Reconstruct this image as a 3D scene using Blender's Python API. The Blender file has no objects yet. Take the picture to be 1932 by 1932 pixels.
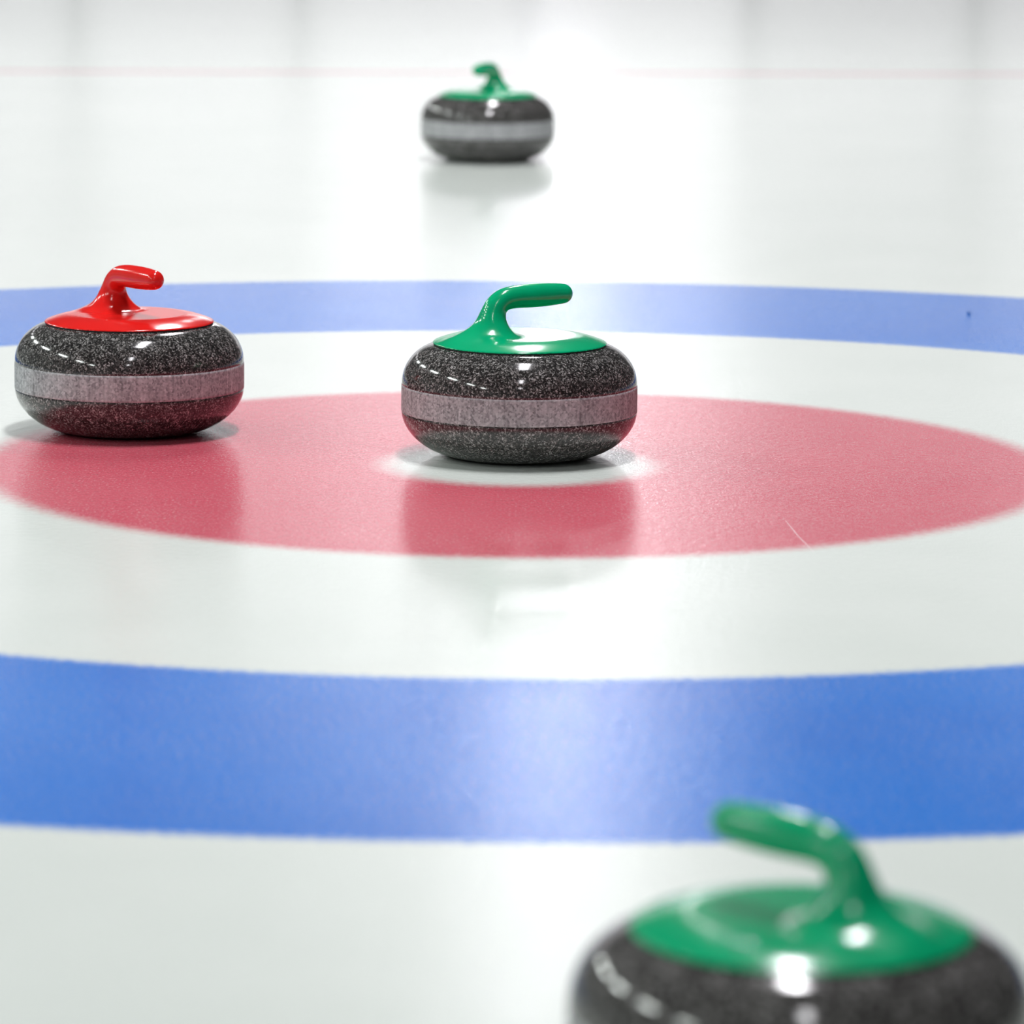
import bpy, bmesh, math
import numpy as np
from mathutils import Matrix, Vector

SC = bpy.context.scene
COL = SC.collection

# ------------------------------------------------------------------ camera
F_PX, CAM_H, PITCH, CAM_D, CAM_X, YAW, ROLL = 8666.5, 0.80215, 0.164529, 5.15857, 0.005677, 0.002386, 0.009
cam_data = bpy.data.cameras.new('camera')
cam_data.sensor_fit = 'HORIZONTAL'
cam_data.sensor_width = 36.0
cam_data.lens = 36.0 * F_PX / 1932.0
cam_data.clip_start, cam_data.clip_end = 0.1, 200.0
cam_data.dof.use_dof = True
cam_data.dof.focus_distance = 5.22
cam_data.dof.aperture_fstop = 6.6
cam = bpy.data.objects.new('camera', cam_data)
COL.objects.link(cam)
rz = Matrix.Rotation(YAW, 3, 'Z')
r0 = Vector((1, 0, 0)); u0 = Vector((0, math.sin(PITCH), math.cos(PITCH))); f0 = Vector((0, math.cos(PITCH), -math.sin(PITCH)))
right = rz @ (math.cos(ROLL) * r0 + math.sin(ROLL) * u0)
up = rz @ (-math.sin(ROLL) * r0 + math.cos(ROLL) * u0)
fwd = rz @ f0
m = Matrix((right, up, -fwd)).transposed().to_4x4()
m.translation = (CAM_X, -CAM_D, CAM_H)
cam.matrix_world = m
SC.camera = cam

# ------------------------------------------------------------------ world, exposure
world = bpy.data.worlds.new('hall_air')
SC.world = world
world.use_nodes = True
world.node_tree.nodes['Background'].inputs[0].default_value = (0.5, 0.52, 0.56, 1)
world.node_tree.nodes['Background'].inputs[1].default_value = 0.0
SC.view_settings.view_transform = 'Standard'
SC.view_settings.look = 'None'
SC.view_settings.gamma = 1.0
SC.view_settings.use_curve_mapping = False
SC.view_settings.exposure = 0.16
SC.cycles.use_denoising = True
SC.cycles.max_bounces = 3
SC.cycles.diffuse_bounces = 2
SC.cycles.glossy_bounces = 3
SC.cycles.sample_clamp_indirect = 6.0
SC.cycles.use_adaptive_sampling = True
SC.cycles.adaptive_threshold = 0.09

LAMP_H = 5.0                 # height of the lamp diffusers
LAMP_L = 90.0                # radiance of the lamps over the house
LAMP_DIM = 8.0               # dimmed lamps over the middle of the rink
LAMP_FAR = 26.0              # lamps at the far and at the near end
HALL = dict(x0=-13.0, x1=13.0, y0=-14.0, y1=38.0, h=7.8)

# ------------------------------------------------------------------ material helpers
def new_mat(name):
    mt = bpy.data.materials.new(name)
    mt.use_nodes = True
    nt = mt.node_tree
    return mt, nt, nt.nodes['Principled BSDF']

def N(nt, kind, **inp):
    n = nt.nodes.new(kind)
    for k, v in inp.items():
        if k.startswith('p_'):
            setattr(n, k[2:], v)
        else:
            key = int(k[1:]) if k[0] == 'i' and k[1:].isdigit() else k.replace('_', ' ')
            if hasattr(v, 'links'):
                nt.links.new(v, n.inputs[key])
            else:
                n.inputs[key].default_value = v
    return n

def math_node(nt, op, a, b=0.0):
    return N(nt, 'ShaderNodeMath', p_operation=op, i0=a, i1=b).outputs[0]

def mix_col(nt, fac, a, b, blend='MIX'):
    n = nt.nodes.new('ShaderNodeMix')
    n.data_type = 'RGBA'; n.blend_type = blend
    for idx, v in ((0, fac), (6, a), (7, b)):
        if hasattr(v, 'links'):
            nt.links.new(v, n.inputs[idx])
        else:
            n.inputs[idx].default_value = v
    return n.outputs[2]

def smooth(nt, val, lo, hi):
    n = nt.nodes.new('ShaderNodeMapRange')
    n.interpolation_type = 'SMOOTHSTEP'
    nt.links.new(val, n.inputs[0])
    n.inputs[1].default_value = lo; n.inputs[2].default_value = hi
    return n.outputs[0]

def ramp(nt, val, stops, interp='LINEAR'):
    n = nt.nodes.new('ShaderNodeValToRGB')
    n.color_ramp.interpolation = interp
    els = n.color_ramp.elements
    while len(els) < len(stops):
        els.new(0.5)
    for e, (p, c) in zip(els, stops):
        e.position = p; e.color = (*c, 1)
    nt.links.new(val, n.inputs[0])
    return n.outputs[0]

R_BUTTON, R_RED, R_IN, R_OUT = 0.155, 0.61, 1.22, 1.829
ICE = (0.80, 0.865, 0.80, 1)
RED = (0.74, 0.105, 0.17, 1)
BLUE = (0.004, 0.135, 0.66, 1)

# hog line: read from the photograph's two edges
HOG_A, HOG_B, HOG_W = Vector((-1.305, 6.30)), Vector((1.268, 6.53)), 0.115
hog_dir = (HOG_B - HOG_A).normalized()
hog_slope = hog_dir.y / hog_dir.x
hog_y0 = HOG_A.y - HOG_A.x * hog_slope

def make_ice():
    mt, nt, bs = new_mat('painted_ice')
    tc = N(nt, 'ShaderNodeTexCoord').outputs['Object']
    xy = N(nt, 'ShaderNodeVectorMath', p_operation='MULTIPLY', i0=tc, i1=(1, 1, 0)).outputs[0]
    rad = N(nt, 'ShaderNodeVectorMath', p_operation='LENGTH', i0=xy).outputs['Value']
    n1 = N(nt, 'ShaderNodeTexNoise', Vector=tc, Scale=110.0, Detail=1.0, Roughness=0.6).outputs[0]
    wob = math_node(nt, 'MULTIPLY', math_node(nt, 'SUBTRACT', n1, 0.5), 0.02)
    r = math_node(nt, 'ADD', rad, wob)
    # soft mottling of the frozen water itself
    n2 = N(nt, 'ShaderNodeTexNoise', Vector=tc, Scale=1.6, Detail=2.0, Roughness=0.6).outputs[0]
    n3 = N(nt, 'ShaderNodeTexNoise', Vector=tc, Scale=6.0, Detail=1.0, Roughness=0.55).outputs[0]
    mott = math_node(nt, 'ADD', math_node(nt, 'MULTIPLY', n2, 0.65), math_node(nt, 'MULTIPLY', n3, 0.35))
    white = mix_col(nt, smooth(nt, mott, 0.33, 0.66), (0.78, 0.838, 0.782, 1), (0.815, 0.87, 0.815, 1))
    red = mix_col(nt, smooth(nt, mott, 0.3, 0.7), (0.70, 0.125, 0.17, 1), (0.665, 0.10, 0.147, 1))
    blue = mix_col(nt, smooth(nt, mott, 0.3, 0.7), (0.0005, 0.195, 0.74, 1), (0.0005, 0.17, 0.69, 1))
    c = mix_col(nt, smooth(nt, r, R_BUTTON - 0.035, R_BUTTON + 0.025), white, red)
    c = mix_col(nt, smooth(nt, r, R_RED - 0.026, R_RED + 0.026), c, white)
    c = mix_col(nt, smooth(nt, r, R_IN - 0.014, R_IN + 0.014), c, blue)
    c = mix_col(nt, smooth(nt, r, R_OUT - 0.014, R_OUT + 0.014), c, white)
    # hog line
    sep = N(nt, 'ShaderNodeSeparateXYZ', Vector=tc)
    hy = math_node(nt, 'SUBTRACT', math_node(nt, 'SUBTRACT', sep.outputs[1], math_node(nt, 'MULTIPLY', sep.outputs[0], hog_slope)), hog_y0)
    ha = math_node(nt, 'ADD', math_node(nt, 'ABSOLUTE', hy), math_node(nt, 'MULTIPLY', wob, 0.6))
    hf = smooth(nt, ha, HOG_W / 2 + 0.008, HOG_W / 2 - 0.008)
    c = mix_col(nt, math_node(nt, 'MULTIPLY', hf, 0.5), c, red)
    # frosted pebble tips, with their sparkle painted in as pale flecks
    fl = N(nt, 'ShaderNodeTexNoise', Vector=tc, Scale=300.0, Detail=1.0, Roughness=0.7).outputs[0]
    fd = N(nt, 'ShaderNodeTexNoise', Vector=tc, Scale=7.0, Detail=0.0).outputs[0]
    fk = math_node(nt, 'MULTIPLY', smooth(nt, fl, 0.53, 0.72), math_node(nt, 'ADD', math_node(nt, 'MULTIPLY', fd, 0.7), 0.12))
    c = mix_col(nt, fk, c, mix_col(nt, 0.5, c, (0.86, 0.88, 0.87, 1)))
    nt.links.new(c, bs.inputs['Base Color'])
    bs.inputs['IOR'].default_value = 1.31
    bs.inputs['Roughness'].default_value = 0.13
    # pebble: frozen droplets of a few millimetres
    p1 = N(nt, 'ShaderNodeTexNoise', Vector=tc, Scale=400.0, Detail=1.0, Roughness=0.5).outputs[0]
    p2 = N(nt, 'ShaderNodeTexNoise', Vector=tc, Scale=110.0, Detail=0.0, Roughness=0.5).outputs[0]
    hgt = math_node(nt, 'ADD', math_node(nt, 'MULTIPLY', p1, 0.5), math_node(nt, 'MULTIPLY', p2, 0.35))
    b = N(nt, 'ShaderNodeBump', Strength=1.0, Distance=0.0005, Height=hgt)
    nt.links.new(b.outputs[0], bs.inputs['Normal'])
    return mt

def make_granite():
    mt, nt, bs = new_mat('polished_granite')
    tc = N(nt, 'ShaderNodeTexCoord').outputs['Object']
    ds = N(nt, 'ShaderNodeTexNoise', Vector=tc, Scale=260.0, Detail=1.0)
    off = N(nt, 'ShaderNodeVectorMath', p_operation='SCALE', i0=ds.outputs['Color'], Scale=0.004).outputs[0]
    v = N(nt, 'ShaderNodeVectorMath', p_operation='ADD', i0=tc, i1=off).outputs[0]
    vo = N(nt, 'ShaderNodeTexVoronoi', Vector=v, Scale=680.0)
    s = N(nt, 'ShaderNodeSeparateColor', Color=vo.outputs['Color']).outputs[0]
    big = N(nt, 'ShaderNodeTexNoise', Vector=tc, Scale=70.0, Detail=3.0, Roughness=0.6).outputs[0]
    s2 = math_node(nt, 'ADD', s, math_node(nt, 'MULTIPLY', math_node(nt, 'SUBTRACT', big, 0.5), 0.5))
    c = ramp(nt, s2, [(0.0, (0.014, 0.013, 0.013)), (0.42, (0.022, 0.021, 0.020)), (0.68, (0.075, 0.072, 0.069)),
                      (0.86, (0.19, 0.183, 0.176)), (1.0, (0.40, 0.39, 0.38))])
    nt.links.new(c, bs.inputs['Base Color'])
    bs.inputs['Roughness'].default_value = 0.10
    bs.inputs['IOR'].default_value = 1.52
    return mt

def make_band():
    mt, nt, bs = new_mat('rough_granite_band')
    tc = N(nt, 'ShaderNodeTexCoord').outputs['Object']
    vo = N(nt, 'ShaderNodeTexVoronoi', Vector=tc, Scale=430.0)
    s = N(nt, 'ShaderNodeSeparateColor', Color=vo.outputs['Color']).outputs[0]
    st = N(nt, 'ShaderNodeVectorMath', p_operation='MULTIPLY', i0=tc, i1=(1, 1, 0.06)).outputs[0]
    streak = N(nt, 'ShaderNodeTexNoise', Vector=st, Scale=230.0, Detail=3.0, Roughness=0.65).outputs[0]
    big = N(nt, 'ShaderNodeTexNoise', Vector=st, Scale=40.0, Detail=2.0).outputs[0]
    k = math_node(nt, 'ADD', math_node(nt, 'MULTIPLY', s, 0.42), math_node(nt, 'ADD', math_node(nt, 'MULTIPLY', streak, 0.75), math_node(nt, 'MULTIPLY', big, 0.35)))
    c = ramp(nt, math_node(nt, 'MULTIPLY', k, 0.7), [(0.32, (0.18, 0.182, 0.188)), (0.50, (0.37, 0.375, 0.388)), (0.66, (0.52, 0.525, 0.54)), (0.8, (0.70, 0.70, 0.71))])
    nt.links.new(c, bs.inputs['Base Color'])
    bs.inputs['Roughness'].default_value = 0.62
    bs.inputs['IOR'].default_value = 1.45
    b = N(nt, 'ShaderNodeBump', Strength=0.5, Distance=0.0005, Height=streak)
    nt.links.new(b.outputs[0], bs.inputs['Normal'])
    return mt

def make_plastic(name, colour, dark):
    mt, nt, bs = new_mat(name)
    tc = N(nt, 'ShaderNodeTexCoord').outputs['Object']
    n = N(nt, 'ShaderNodeTexNoise', Vector=tc, Scale=30.0, Detail=2.0).outputs[0]
    nt.links.new(mix_col(nt, smooth(nt, n, 0.3, 0.7), colour, dark), bs.inputs['Base Color'])
    bs.inputs['Roughness'].default_value = 0.16
    bs.inputs['IOR'].default_value = 1.5
    return mt

def make_plain(name, col, rough=0.6, var=0.06, scale=3.0):
    mt, nt, bs = new_mat(name)
    tc = N(nt, 'ShaderNodeTexCoord').outputs['Object']
    n = N(nt, 'ShaderNodeTexNoise', Vector=tc, Scale=scale, Detail=3.0).outputs[0]
    a = tuple(x * (1 - var) for x in col) + (1,)
    b = tuple(min(1, x * (1 + var)) for x in col) + (1,)
    nt.links.new(mix_col(nt, n, a, b), bs.inputs['Base Color'])
    bs.inputs['Roughness'].default_value = rough
    return mt

def make_lamp(name, col, strength):
    mt, nt, bs = new_mat(name)
    bs.inputs['Base Color'].default_value = (0.8, 0.8, 0.8, 1)
    bs.inputs['Emission Color'].default_value = (*col, 1)
    bs.inputs['Emission Strength'].default_value = strength
    return mt

M_ICE = make_ice()
M_GRANITE = make_granite()
M_BAND = make_band()
M_GREEN = make_plastic('green_plastic', (0.0008, 0.41, 0.175, 1), (0.0008, 0.385, 0.16, 1))
M_RED = make_plastic('red_plastic', (0.80, 0.017, 0.014, 1), (0.75, 0.014, 0.012, 1))
M_RUBBER = make_plain('black_rubber', (0.012, 0.012, 0.012), 0.7)
M_WALL = make_plain('white_wall_panel', (0.86, 0.86, 0.88), 0.6)
M_SIDE = make_plain('grey_wall_panel', (0.30, 0.30, 0.31), 0.6)
M_CEIL = make_plain('grey_ceiling', (0.09, 0.095, 0.10), 0.8)
M_HOUSING = make_plain('white_lamp_housing', (0.7, 0.7, 0.7), 0.5)
M_LAMP_C = make_lamp('cool_white_diffuser', (0.985, 0.965, 1.0), LAMP_L)
M_LAMP_D = make_lamp('dimmed_white_diffuser', (0.985, 0.965, 1.0), LAMP_DIM)
M_LAMP_F = make_lamp('half_lit_white_diffuser', (0.985, 0.965, 1.0), LAMP_FAR)
M_LAMP_L = make_lamp('greenish_white_diffuser', (0.93, 1.0, 0.96), LAMP_L)

# ------------------------------------------------------------------ object helpers
def mesh_obj(name, verts, faces, mat, parent=None, smooth_shade=False):
    me = bpy.data.meshes.new(name)
    me.from_pydata([tuple(v) for v in verts], [], [tuple(f) for f in faces])
    me.update()
    if mat:
        me.materials.append(mat)
    if smooth_shade:
        me.shade_smooth()
    o = bpy.data.objects.new(name, me)
    COL.objects.link(o)
    o.parent = parent
    return o

def empty(name, loc=(0, 0, 0), rot=0.0):
    o = bpy.data.objects.new(name, None)
    o.empty_display_size = 0.1
    COL.objects.link(o)
    o.location = loc
    o.rotation_euler = (0, 0, rot)
    return o

def box(x0, x1, y0, y1, z0, z1):
    v = [(x, y, z) for z in (z0, z1) for y in (y0, y1) for x in (x0, x1)]
    f = [(0, 2, 3, 1), (4, 5, 7, 6), (0, 1, 5, 4), (2, 6, 7, 3), (0, 4, 6, 2), (1, 3, 7, 5)]
    return v, f

# ------------------------------------------------------------------ the ice
NSEG = 256
def circle(r):
    return [(r * math.cos(2 * math.pi * i / NSEG), r * math.sin(2 * math.pi * i / NSEG), 0) for i in range(NSEG)]

def annulus(ra, rb):
    v = circle(ra) + circle(rb)
    f = [(i, NSEG + i, NSEG + (i + 1) % NSEG, (i + 1) % NSEG) for i in range(NSEG)]
    return v, f

X0, X1, Y0, Y1 = HALL['x0'], HALL['x1'], HALL['y0'], HALL['y1']
def hog_edge(x, s):
    return hog_y0 + x * hog_slope + s * HOG_W / 2 / abs(hog_dir.x)
fv, ff = annulus(R_RED, R_IN)
# from the outer ring out to the rectangle that ends at the hog line
base = len(fv)
fv += circle(R_OUT)
corners = [(X1, hog_edge(X1, -1)), (X0, hog_edge(X0, -1)), (X0, Y0), (X1, Y0)]
def to_rect(a):
    dx, dy = math.cos(a), math.sin(a)
    best = None
    for k in range(4):
        (ax, ay), (bx, by) = corners[k], corners[(k + 1) % 4]
        ex, ey = bx - ax, by - ay
        den = dx * ey - dy * ex
        if abs(den) < 1e-9:
            continue
        t = (ax * ey - ay * ex) / den
        s = (ax * dy - ay * dx) / den
        if t > 0 and -1e-9 <= s <= 1 + 1e-9 and (best is None or t < best):
            best = t
    return (dx * best, dy * best, 0)
angs = [2 * math.pi * i / NSEG for i in range(NSEG)]
rim = [to_rect(a) for a in angs]
fv += rim
corner_ids = {}
for cx, cy in corners:
    a = math.atan2(cy, cx) % (2 * math.pi)
    corner_ids[int(a / (2 * math.pi) * NSEG) % NSEG] = len(fv)
    fv.append((cx, cy, 0))
for i in range(NSEG):
    j = (i + 1) % NSEG
    if i in corner_ids:
        ff.append((base + i, base + NSEG + i, corner_ids[i], base + NSEG + j, base + j))
    else:
        ff.append((base + i, base + NSEG + i, base + NSEG + j, base + j))
b2 = len(fv)
fv += [(X0, hog_edge(X0, 1), 0), (X1, hog_edge(X1, 1), 0), (X1, Y1, 0), (X0, Y1, 0)]
ff.append((b2, b2 + 1, b2 + 2, b2 + 3))
floor = mesh_obj('floor', fv, ff, M_ICE)
floor['kind'] = 'structure'
floor['label'] = 'pebbled white ice of a curling sheet'
bt = mesh_obj('button', circle(R_BUTTON), [tuple(range(NSEG))], M_ICE, floor)
bt['label'] = 'white button at the centre of the red circle'
rr = mesh_obj('red_ring', *annulus(R_BUTTON, R_RED), M_ICE, floor)
rr['label'] = 'red painted circle under the ice'
br = mesh_obj('blue_ring', *annulus(R_IN, R_OUT), M_ICE, floor)
br['label'] = 'blue painted outer ring under the ice'
hg = mesh_obj('hog_line', [(X0, hog_edge(X0, -1), 0), (X1, hog_edge(X1, -1), 0), (X1, hog_edge(X1, 1), 0), (X0, hog_edge(X0, 1), 0)],
              [(0, 1, 2, 3)], M_ICE, floor)
hg['label'] = 'thin pale red line across the ice'

# a hair-thin scratch across the edge of the red circle and a fleck on the blue ring
M_FROST = make_plain('frost', (0.85, 0.72, 0.74), 0.6)
M_FLECK = make_plain('dark_blue_fleck', (0.004, 0.05, 0.22), 0.5)
line = [(0.2836, -0.3654), (0.2874, -0.412), (0.2912, -0.458), (0.2966, -0.509), (0.3020, -0.5595)]
sv, sf = [], []
for i, (x, y) in enumerate(line):
    w = 0.0002 + 0.00025 * math.sin(math.pi * i / 4)
    sv += [(x - w, y, 0.00001), (x, y, 0.00025), (x + w, y, 0.00001)]
    if i:
        n = 3 * i
        sf += [(n - 3, n - 2, n + 1, n), (n - 2, n - 1, n + 2, n + 1)]
sc = mesh_obj('scratch', sv, sf, M_FROST, floor)
sc['label'] = 'fine pale scratch over the edge of the red circle'
pv, pf = [(0.6503, 1.4671, 0.003)], []
for k, (r, z) in enumerate(((0.0018, 0.0025), (0.0029, 0.0012), (0.0033, 0.0))):
    pv += [(0.6503 + r * math.cos(math.pi * i / 6), 1.4671 + r * math.sin(math.pi * i / 6), z) for i in range(12)]
pf += [(0, 1 + i, 1 + (i + 1) % 12) for i in range(12)]
for k in range(2):
    pf += [(1 + 12 * k + i, 13 + 12 * k + i, 13 + 12 * k + (i + 1) % 12, 1 + 12 * k + (i + 1) % 12) for i in range(12)]
fk_ = mesh_obj('fleck', pv, pf, M_FLECK, br, True)
fk_['label'] = 'tiny dark fleck on the blue ring'

# ------------------------------------------------------------------ the hall
def wall(name, v, f, mat):
    o = mesh_obj(name, v, f, mat)
    o['kind'] = 'structure'
    return o
H = HALL['h']
wall('ceiling', *box(X0 - .2, X1 + .2, Y0 - .2, Y1 + .2, H, H + 0.2), M_CEIL)
wall('wall_left', *box(X0 - .2, X0, Y0, Y1, 0, H), M_SIDE)
wall('wall_right', *box(X1, X1 + .2, Y0, Y1, 0, H), M_SIDE)
wall('wall_far', *box(X0, X1, Y1, Y1 + .2, 0, H), M_WALL)
wall('wall_near', *box(X0, X1, Y0 - .2, Y0, 0, H), M_SIDE)

# invented end-wall glazing, glowing for the ice to reflect: tall panes below, clerestory above
M_FRAME = make_plain('added_window_frame', (0.75, 0.75, 0.76), 0.5)
M_PANE = make_lamp('added_glow_pane', (0.985, 0.965, 1.0), 0.80)
M_PANE_BRIGHT = make_lamp('added_glow_pane_bright', (0.985, 0.97, 1.0), 2.7)
M_PANE_DIM = make_lamp('added_glow_pane_dim', (0.985, 0.97, 1.0), 0.36)
for q in (M_PANE, M_PANE_BRIGHT, M_PANE_DIM):
    q.cycles.emission_sampling = 'NONE'
win_n = 0
def added_window(x0, x1, z0, z1, glass):
    global win_n
    win_n += 1
    t = 0.035
    v, f = [], []
    for b in ((x0, x1, z0, z0 + t), (x0, x1, z1 - t, z1), (x0, x0 + t, z0 + t, z1 - t), (x1 - t, x1, z0 + t, z1 - t)):
        addbox(v, f, b[0], b[1], Y1 - 0.08, Y1 - 0.001, b[2], b[3])
    w = mesh_obj('added_window_%d' % win_n, v, f, M_FRAME)
    w['kind'] = 'structure'
    mesh_obj('glow_pane', *box(x0 + t, x1 - t, Y1 - 0.05, Y1 - 0.03, z0 + t, z1 - t), glass, w)
def addbox(bv, bf, *a):
    v, f = box(*a); n = len(bv); bv += v; bf += [tuple(i + n for i in q) for q in f]
for i in range(12):
    x = -12.6 + 2.1 * i
    added_window(x, x + 2.08, 0.5, 4.3, M_PANE)
for i in (1, 2, 3, 4, 5, 6, 8, 9, 10):
    x = -12.6 + 2.1 * i
    added_window(x, x + 2.08, 4.4, 5.6, M_PANE if 4 <= i <= 6 else M_PANE_DIM)
    added_window(x, x + 2.08, 5.65, 7.2, M_PANE_BRIGHT if i in (5, 6) else M_PANE if i in (3, 4) else M_PANE_DIM)

# lamps hanging from the ceiling in rows along the sheet
def lamp_mesh(name, v, f, mat):
    me = bpy.data.meshes.new(name)
    me.from_pydata(v, [], f); me.update(); me.materials.append(mat)
    return me
LL, LW = 1.9, 0.34
hv, hf_ = [], []
addbox(hv, hf_, -LW / 2 - .04, LW / 2 + .04, -LL / 2 - .04, LL / 2 + .04, 0.03, 0.11)
addbox(hv, hf_, -LW / 2 - .04, -LW / 2 - .01, -LL / 2 - .04, LL / 2 + .04, -0.01, 0.03)
addbox(hv, hf_, LW / 2 + .01, LW / 2 + .04, -LL / 2 - .04, LL / 2 + .04, -0.01, 0.03)
housing_me = lamp_mesh('housing', hv, hf_, M_HOUSING)
dv = [(-LW / 2, -LL / 2, 0), (LW / 2, -LL / 2, 0), (LW / 2, LL / 2, 0), (-LW / 2, LL / 2, 0)]
df = [(3, 2, 1, 0)]
diff_c = lamp_mesh('diffuser', dv, df, M_LAMP_C)
diff_l = lamp_mesh('diffuser', dv, df, M_LAMP_L)
diff_d = lamp_mesh('diffuser', dv, df, M_LAMP_D)
diff_f = lamp_mesh('diffuser', dv, df, M_LAMP_F)
rod_a = lamp_mesh('suspension_rod', *box(-.008, .008, -.5, -.484, 0.11, H - LAMP_H), M_HOUSING)
rod_b = lamp_mesh('suspension_rod', *box(-.008, .008, .484, .5, 0.11, H - LAMP_H), M_HOUSING)

def lamp(x, y, me, label, group):
    e = empty('ceiling_light', (x, y, LAMP_H))
    e['label'] = label; e['category'] = 'ceiling light'; e['group'] = group
    for nm, md in (('housing', housing_me), ('diffuser', me), ('suspension_rod', rod_a), ('suspension_rod', rod_b)):
        o = bpy.data.objects.new(nm, md); COL.objects.link(o); o.parent = e

ORD = ['first', 'second', 'third', 'fourth', 'fifth', 'sixth', 'seventh', 'eighth', 'ninth', 'tenth']
for k in range(-2, 7):
    nth = ', %s of its row from the near end' % ORD[k + 2]
    y = 0.15 + 5.5 * k
    if y < -3:
        lamp(0.22, y, diff_f, 'half lit ceiling light over the middle ice' + nth, 'half lit lights over the near end')
    elif y < 8:
        lamp(0.22, y, diff_c, 'bright white ceiling light over the middle ice' + nth, 'bright lights over the middle of the sheet')
    elif y < 25:
        lamp(0.22, y, diff_d, 'dimmed ceiling light over the middle ice' + nth, 'dimmed lights over the middle of the sheet')
    else:
        lamp(0.22, y, diff_f, 'half lit ceiling light over the middle ice' + nth, 'half lit lights over the far end')
for k in range(-2, 8):
    nth = ', %s of its row from the near end' % ORD[k + 2]
    y = -1.7 + 4.5 * k
    if y < 12:
        lamp(-7.9, y, diff_l, 'bright greenish ceiling light over the left ice' + nth, 'bright lights over the ice on the left')
    else:
        lamp(-7.9, y, diff_d, 'dimmed ceiling light over the left ice' + nth, 'dimmed lights over the ice on the left')

# ------------------------------------------------------------------ the curling stone
S_R, Z_B, Z_T, Z_L = 0.1355, 0.0514, 0.0829, 0.1296
R_LID = 0.1003
NS = 128
def lathe(profile, name, mat, close_top=False, close_bot=False):
    v, f = [], []
    for r, z in profile:
        for i in range(NS):
            a = 2 * math.pi * i / NS
            v.append((r * math.cos(a), r * math.sin(a), z))
    for k in range(len(profile) - 1):
        for i in range(NS):
            j = (i + 1) % NS
            f.append((k * NS + i, k * NS + j, (k + 1) * NS + j, (k + 1) * NS + i))
    if close_bot:
        f.append(tuple(reversed(range(NS))))
    if close_top:
        n = (len(profile) - 1) * NS
        f.append(tuple(range(n, n + NS)))
    me = bpy.data.meshes.new(name)
    me.from_pydata(v, [], f); me.update(); me.materials.append(mat); me.shade_smooth()
    return me

rb_, rl_ = 0.069, 0.088
prof = [(0.050, 0.005), (0.056, 0.0012), (0.061, 0.0)]
for i in range(0, 25):
    t = math.pi / 2 * i / 24
    prof.append((rb_ + (S_R - rb_) * math.sin(t) ** 1.08, Z_B * (1 - max(math.cos(t), 0.0) ** 1.08)))
prof += [(S_R - 0.0003, Z_B + 0.0006), (S_R - 0.0003, Z_T - 0.0006)]
for i in range(0, 25):
    t = math.pi / 2 * i / 24
    prof.append((rl_ + (S_R - rl_) * math.cos(t), Z_T + (Z_L - Z_T) * math.sin(t)))
prof.append((0.05, Z_L))
granite_me = lathe(prof, 'granite_body', M_GRANITE, True, True)
band_me = lathe([(S_R - 0.0004, Z_B), (S_R + 0.0002, Z_B + 0.0004), (S_R + 0.0003, Z_B + 0.003), (S_R + 0.0003, Z_T - 0.003), (S_R + 0.0002, Z_T - 0.0004), (S_R - 0.0004, Z_T)],
                'striking_band', M_BAND)
gasket_me = lathe([(0.08, Z_L - 0.0025), (0.0985, Z_L - 0.0025), (0.0992, Z_L - 0.001), (0.0988, Z_L + 0.0012), (0.08, Z_L + 0.0012)], 'gasket', M_RUBBER)

# moulded lid and gooseneck handle: one implicit surface, meshed with surface nets, cut into two parts
def top_of(r):
    t = np.clip((r - 0.064) / (R_LID - 0.064), 0, 1)
    return 0.0014 + 0.0088 * (1 - t ** 1.7)

def smin(a, b, k):
    h = np.clip(0.5 + 0.5 * (b - a) / k, 0, 1)
    return b * (1 - h) + a * h - k * h * (1 - h)

def smax(a, b, k):
    return -smin(-a, -b, k)

def round_cone(P, a, b, ra, rb, sv=1.0):
    a = np.array(a); b = np.array(b)
    Q = P.copy(); Q[..., 1] = Q[..., 1] * sv
    ba = b - a
    h = np.clip(((Q - a) @ ba) / (ba @ ba), 0, 1)
    return np.linalg.norm(Q - a - h[..., None] * ba, axis=-1) - (ra + (rb - ra) * h)

PATH = [(-0.0385, 0.004, 0.0180), (-0.0378, 0.018, 0.0160), (-0.0360, 0.032, 0.0146), (-0.0310, 0.0435, 0.0135), (-0.0215, 0.0510, 0.0130),
        (-0.0080, 0.0537, 0.0132), (0.0090, 0.0543, 0.0137), (0.0280, 0.0545, 0.0136), (0.0460, 0.0547, 0.0126), (0.0555, 0.0547, 0.0115)]
def fine_path(n=5):
    K = np.array(PATH); K = np.vstack([2 * K[0] - K[1], K, 2 * K[-1] - K[-2]])
    out = []
    for i in range(1, len(K) - 2):
        for t in np.arange(n) / n:
            p0, p1, p2, p3 = K[i - 1:i + 3]
            out.append(0.5 * (2 * p1 + (p2 - p0) * t + (2 * p0 - 5 * p1 + 4 * p2 - p3) * t * t + (3 * p1 - p0 - 3 * p2 + p3) * t ** 3))
    out.append(K[-2])
    return np.array(out)
FINE = fine_path()
def sdf_lid(P):
    r = np.hypot(P[..., 0], P[..., 1])
    d = smax((P[..., 2] - top_of(r)) * 0.97, r - R_LID, 0.0022)
    return np.maximum(d, -P[..., 2])

def sdf_handle(P):
    d = None
    for (au, az, ra), (bu, bz, rb) in zip(FINE[:-1], FINE[1:]):
        c = round_cone(P, (au, 0, az), (bu, 0, bz), ra, rb)
        d = c if d is None else np.minimum(d, c)
    ridge = round_cone(P, (-0.038, 0, 0.012), (-0.078, 0, -0.001), 0.016, 0.0075, 0.75)
    return smin(d, ridge, 0.018)

def sdf_all(P):
    d = smin(sdf_lid(P), sdf_handle(P), 0.020)
    return np.maximum(np.maximum(d, -P[..., 2]), np.hypot(P[..., 0], P[..., 1]) - R_LID)

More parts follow.
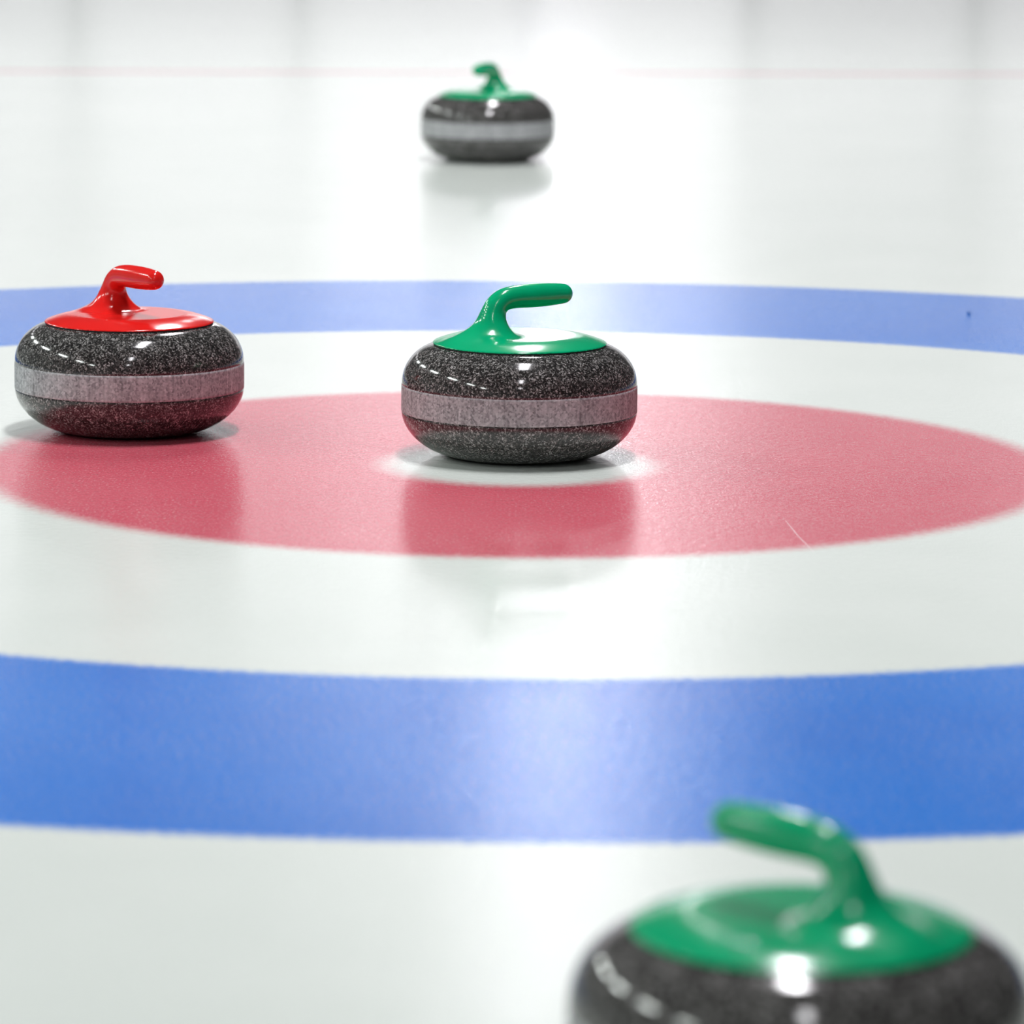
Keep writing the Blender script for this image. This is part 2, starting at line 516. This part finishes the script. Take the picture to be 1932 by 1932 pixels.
def surface_nets(step=0.0017):
    xs = np.arange(-0.106, 0.106 + step, step)
    zs = np.arange(-0.0043, 0.074, step)
    G = np.stack(np.meshgrid(xs, xs, zs, indexing='ij'), -1)
    D = sdf_all(G)
    neg = D < 0
    nx, ny, nz = D.shape
    acc = np.zeros((nx - 1, ny - 1, nz - 1, 3)); cnt = np.zeros((nx - 1, ny - 1, nz - 1))
    def sl(a, d):
        return slice(d, a.shape[0] - 1 + d)
    for ax in range(3):
        oth = [k for k in range(3) if k != ax]
        for d1 in (0, 1):
            for d2 in (0, 1):
                o0 = [0, 0, 0]; o0[oth[0]] = d1; o0[oth[1]] = d2
                o1 = list(o0); o1[ax] = 1
                s0 = tuple(slice(o0[k], D.shape[k] - 1 + o0[k]) for k in range(3))
                s1 = tuple(slice(o1[k], D.shape[k] - 1 + o1[k]) for k in range(3))
                a, b = D[s0], D[s1]
                cr = (a < 0) != (b < 0)
                t = np.where(cr, a / np.where(cr, a - b, 1), 0)
                pos = G[s0] + (G[s1] - G[s0]) * t[..., None]
                acc += pos * cr[..., None]; cnt += cr
    act = cnt > 0
    idx = -np.ones(act.shape, int); idx[act] = np.arange(act.sum())
    V = acc[act] / cnt[act][:, None]
    quads = []
    for ax in range(3):
        oth = [(ax + 1) % 3, (ax + 2) % 3]
        s0 = [slice(None)] * 3; s1 = [slice(None)] * 3
        s0[ax] = slice(0, -1); s1[ax] = slice(1, None)
        a, b = neg[tuple(s0)], neg[tuple(s1)]
        I = np.argwhere(a != b)
        ok = (I[:, oth[0]] > 0) & (I[:, oth[1]] > 0) & (I[:, oth[0]] < act.shape[oth[0]]) & (I[:, oth[1]] < act.shape[oth[1]])
        I = I[ok]
        fl = a[tuple(I.T)]
        def at(d1, d2):
            J = I.copy(); J[:, oth[0]] -= d1; J[:, oth[1]] -= d2
            return idx[tuple(J.T)]
        q = np.stack([at(1, 1), at(0, 1), at(0, 0), at(1, 0)], 1)
        q[~fl] = q[~fl][:, ::-1]
        quads.append(q)
    return V, np.concatenate(quads)

def grad(P, e=2e-4):
    g = np.zeros_like(P)
    for k in range(3):
        d = np.zeros(3); d[k] = e
        g[:, k] = (sdf_all(P + d) - sdf_all(P - d)) / (2 * e)
    return g
V, Q = surface_nets()
for _ in range(4):
    g = grad(V); d = sdf_all(V)
    V = V - g * (d / np.maximum((g ** 2).sum(1), 0.2))[:, None] * 0.9
NRM = grad(V, 3e-4); NRM /= np.maximum(np.linalg.norm(NRM, axis=1), 1e-9)[:, None]
CEN = V[Q].mean(1)
is_handle = (sdf_handle(CEN) < sdf_lid(CEN)) & (CEN[:, 2] > 0.001)

def part_mesh(name, mask):
    q = Q[mask]
    ids, inv = np.unique(q, return_inverse=True)
    vv = V[ids] + np.array([0, 0, Z_L])
    me = bpy.data.meshes.new(name)
    me.from_pydata(vv.tolist(), [], inv.reshape(q.shape).tolist())
    me.update(); me.shade_smooth()
    me.normals_split_custom_set_from_vertices(NRM[ids].tolist())
    me.materials.append(M_GREEN)
    return me
handle_me = part_mesh('handle', is_handle)
lid_me = part_mesh('handle_base', ~is_handle)

def stone(x, y, ang, mat, label, part_word):
    e = empty('curling_stone', (x, y, 0), ang)
    e['label'] = label; e['category'] = 'curling stone'; e['group'] = 'curling stones on the ice'
    for nm, md in (('granite_body', granite_me), ('striking_band', band_me), ('gasket', gasket_me), ('handle_base', lid_me), ('handle', handle_me)):
        o = bpy.data.objects.new(nm, md)
        COL.objects.link(o); o.parent = e
        if nm.startswith('handle'):
            o.material_slots[0].link = 'OBJECT'
            o.material_slots[0].material = mat
            o['label'] = part_word + (' plastic disc under the handle' if nm == 'handle_base' else ' gooseneck handle')
        elif nm == 'striking_band':
            o['label'] = 'rough light grey band round the stone'
        elif nm == 'granite_body':
            o['label'] = 'polished speckled dark granite'
    return e

stone(0.0004, 0.076, math.atan2(0.47, 0.88), M_GREEN, 'green-handled curling stone standing sharp on the white button of the house', 'green')
stone(-0.4624, 0.243, math.atan2(-0.80, 0.60), M_RED, 'red-handled curling stone on the left edge of the red circle', 'red')
far = stone(-0.0708, 3.935, math.atan2(-0.93, -0.36), M_GREEN, 'small distant green-handled curling stone beyond the blue ring', 'green')
stone(0.1696, -2.573, math.atan2(0.68, -0.74), M_GREEN, 'large blurred green-handled curling stone in the bottom right foreground', 'green')
far.scale = (0.975, 0.975, 0.975)
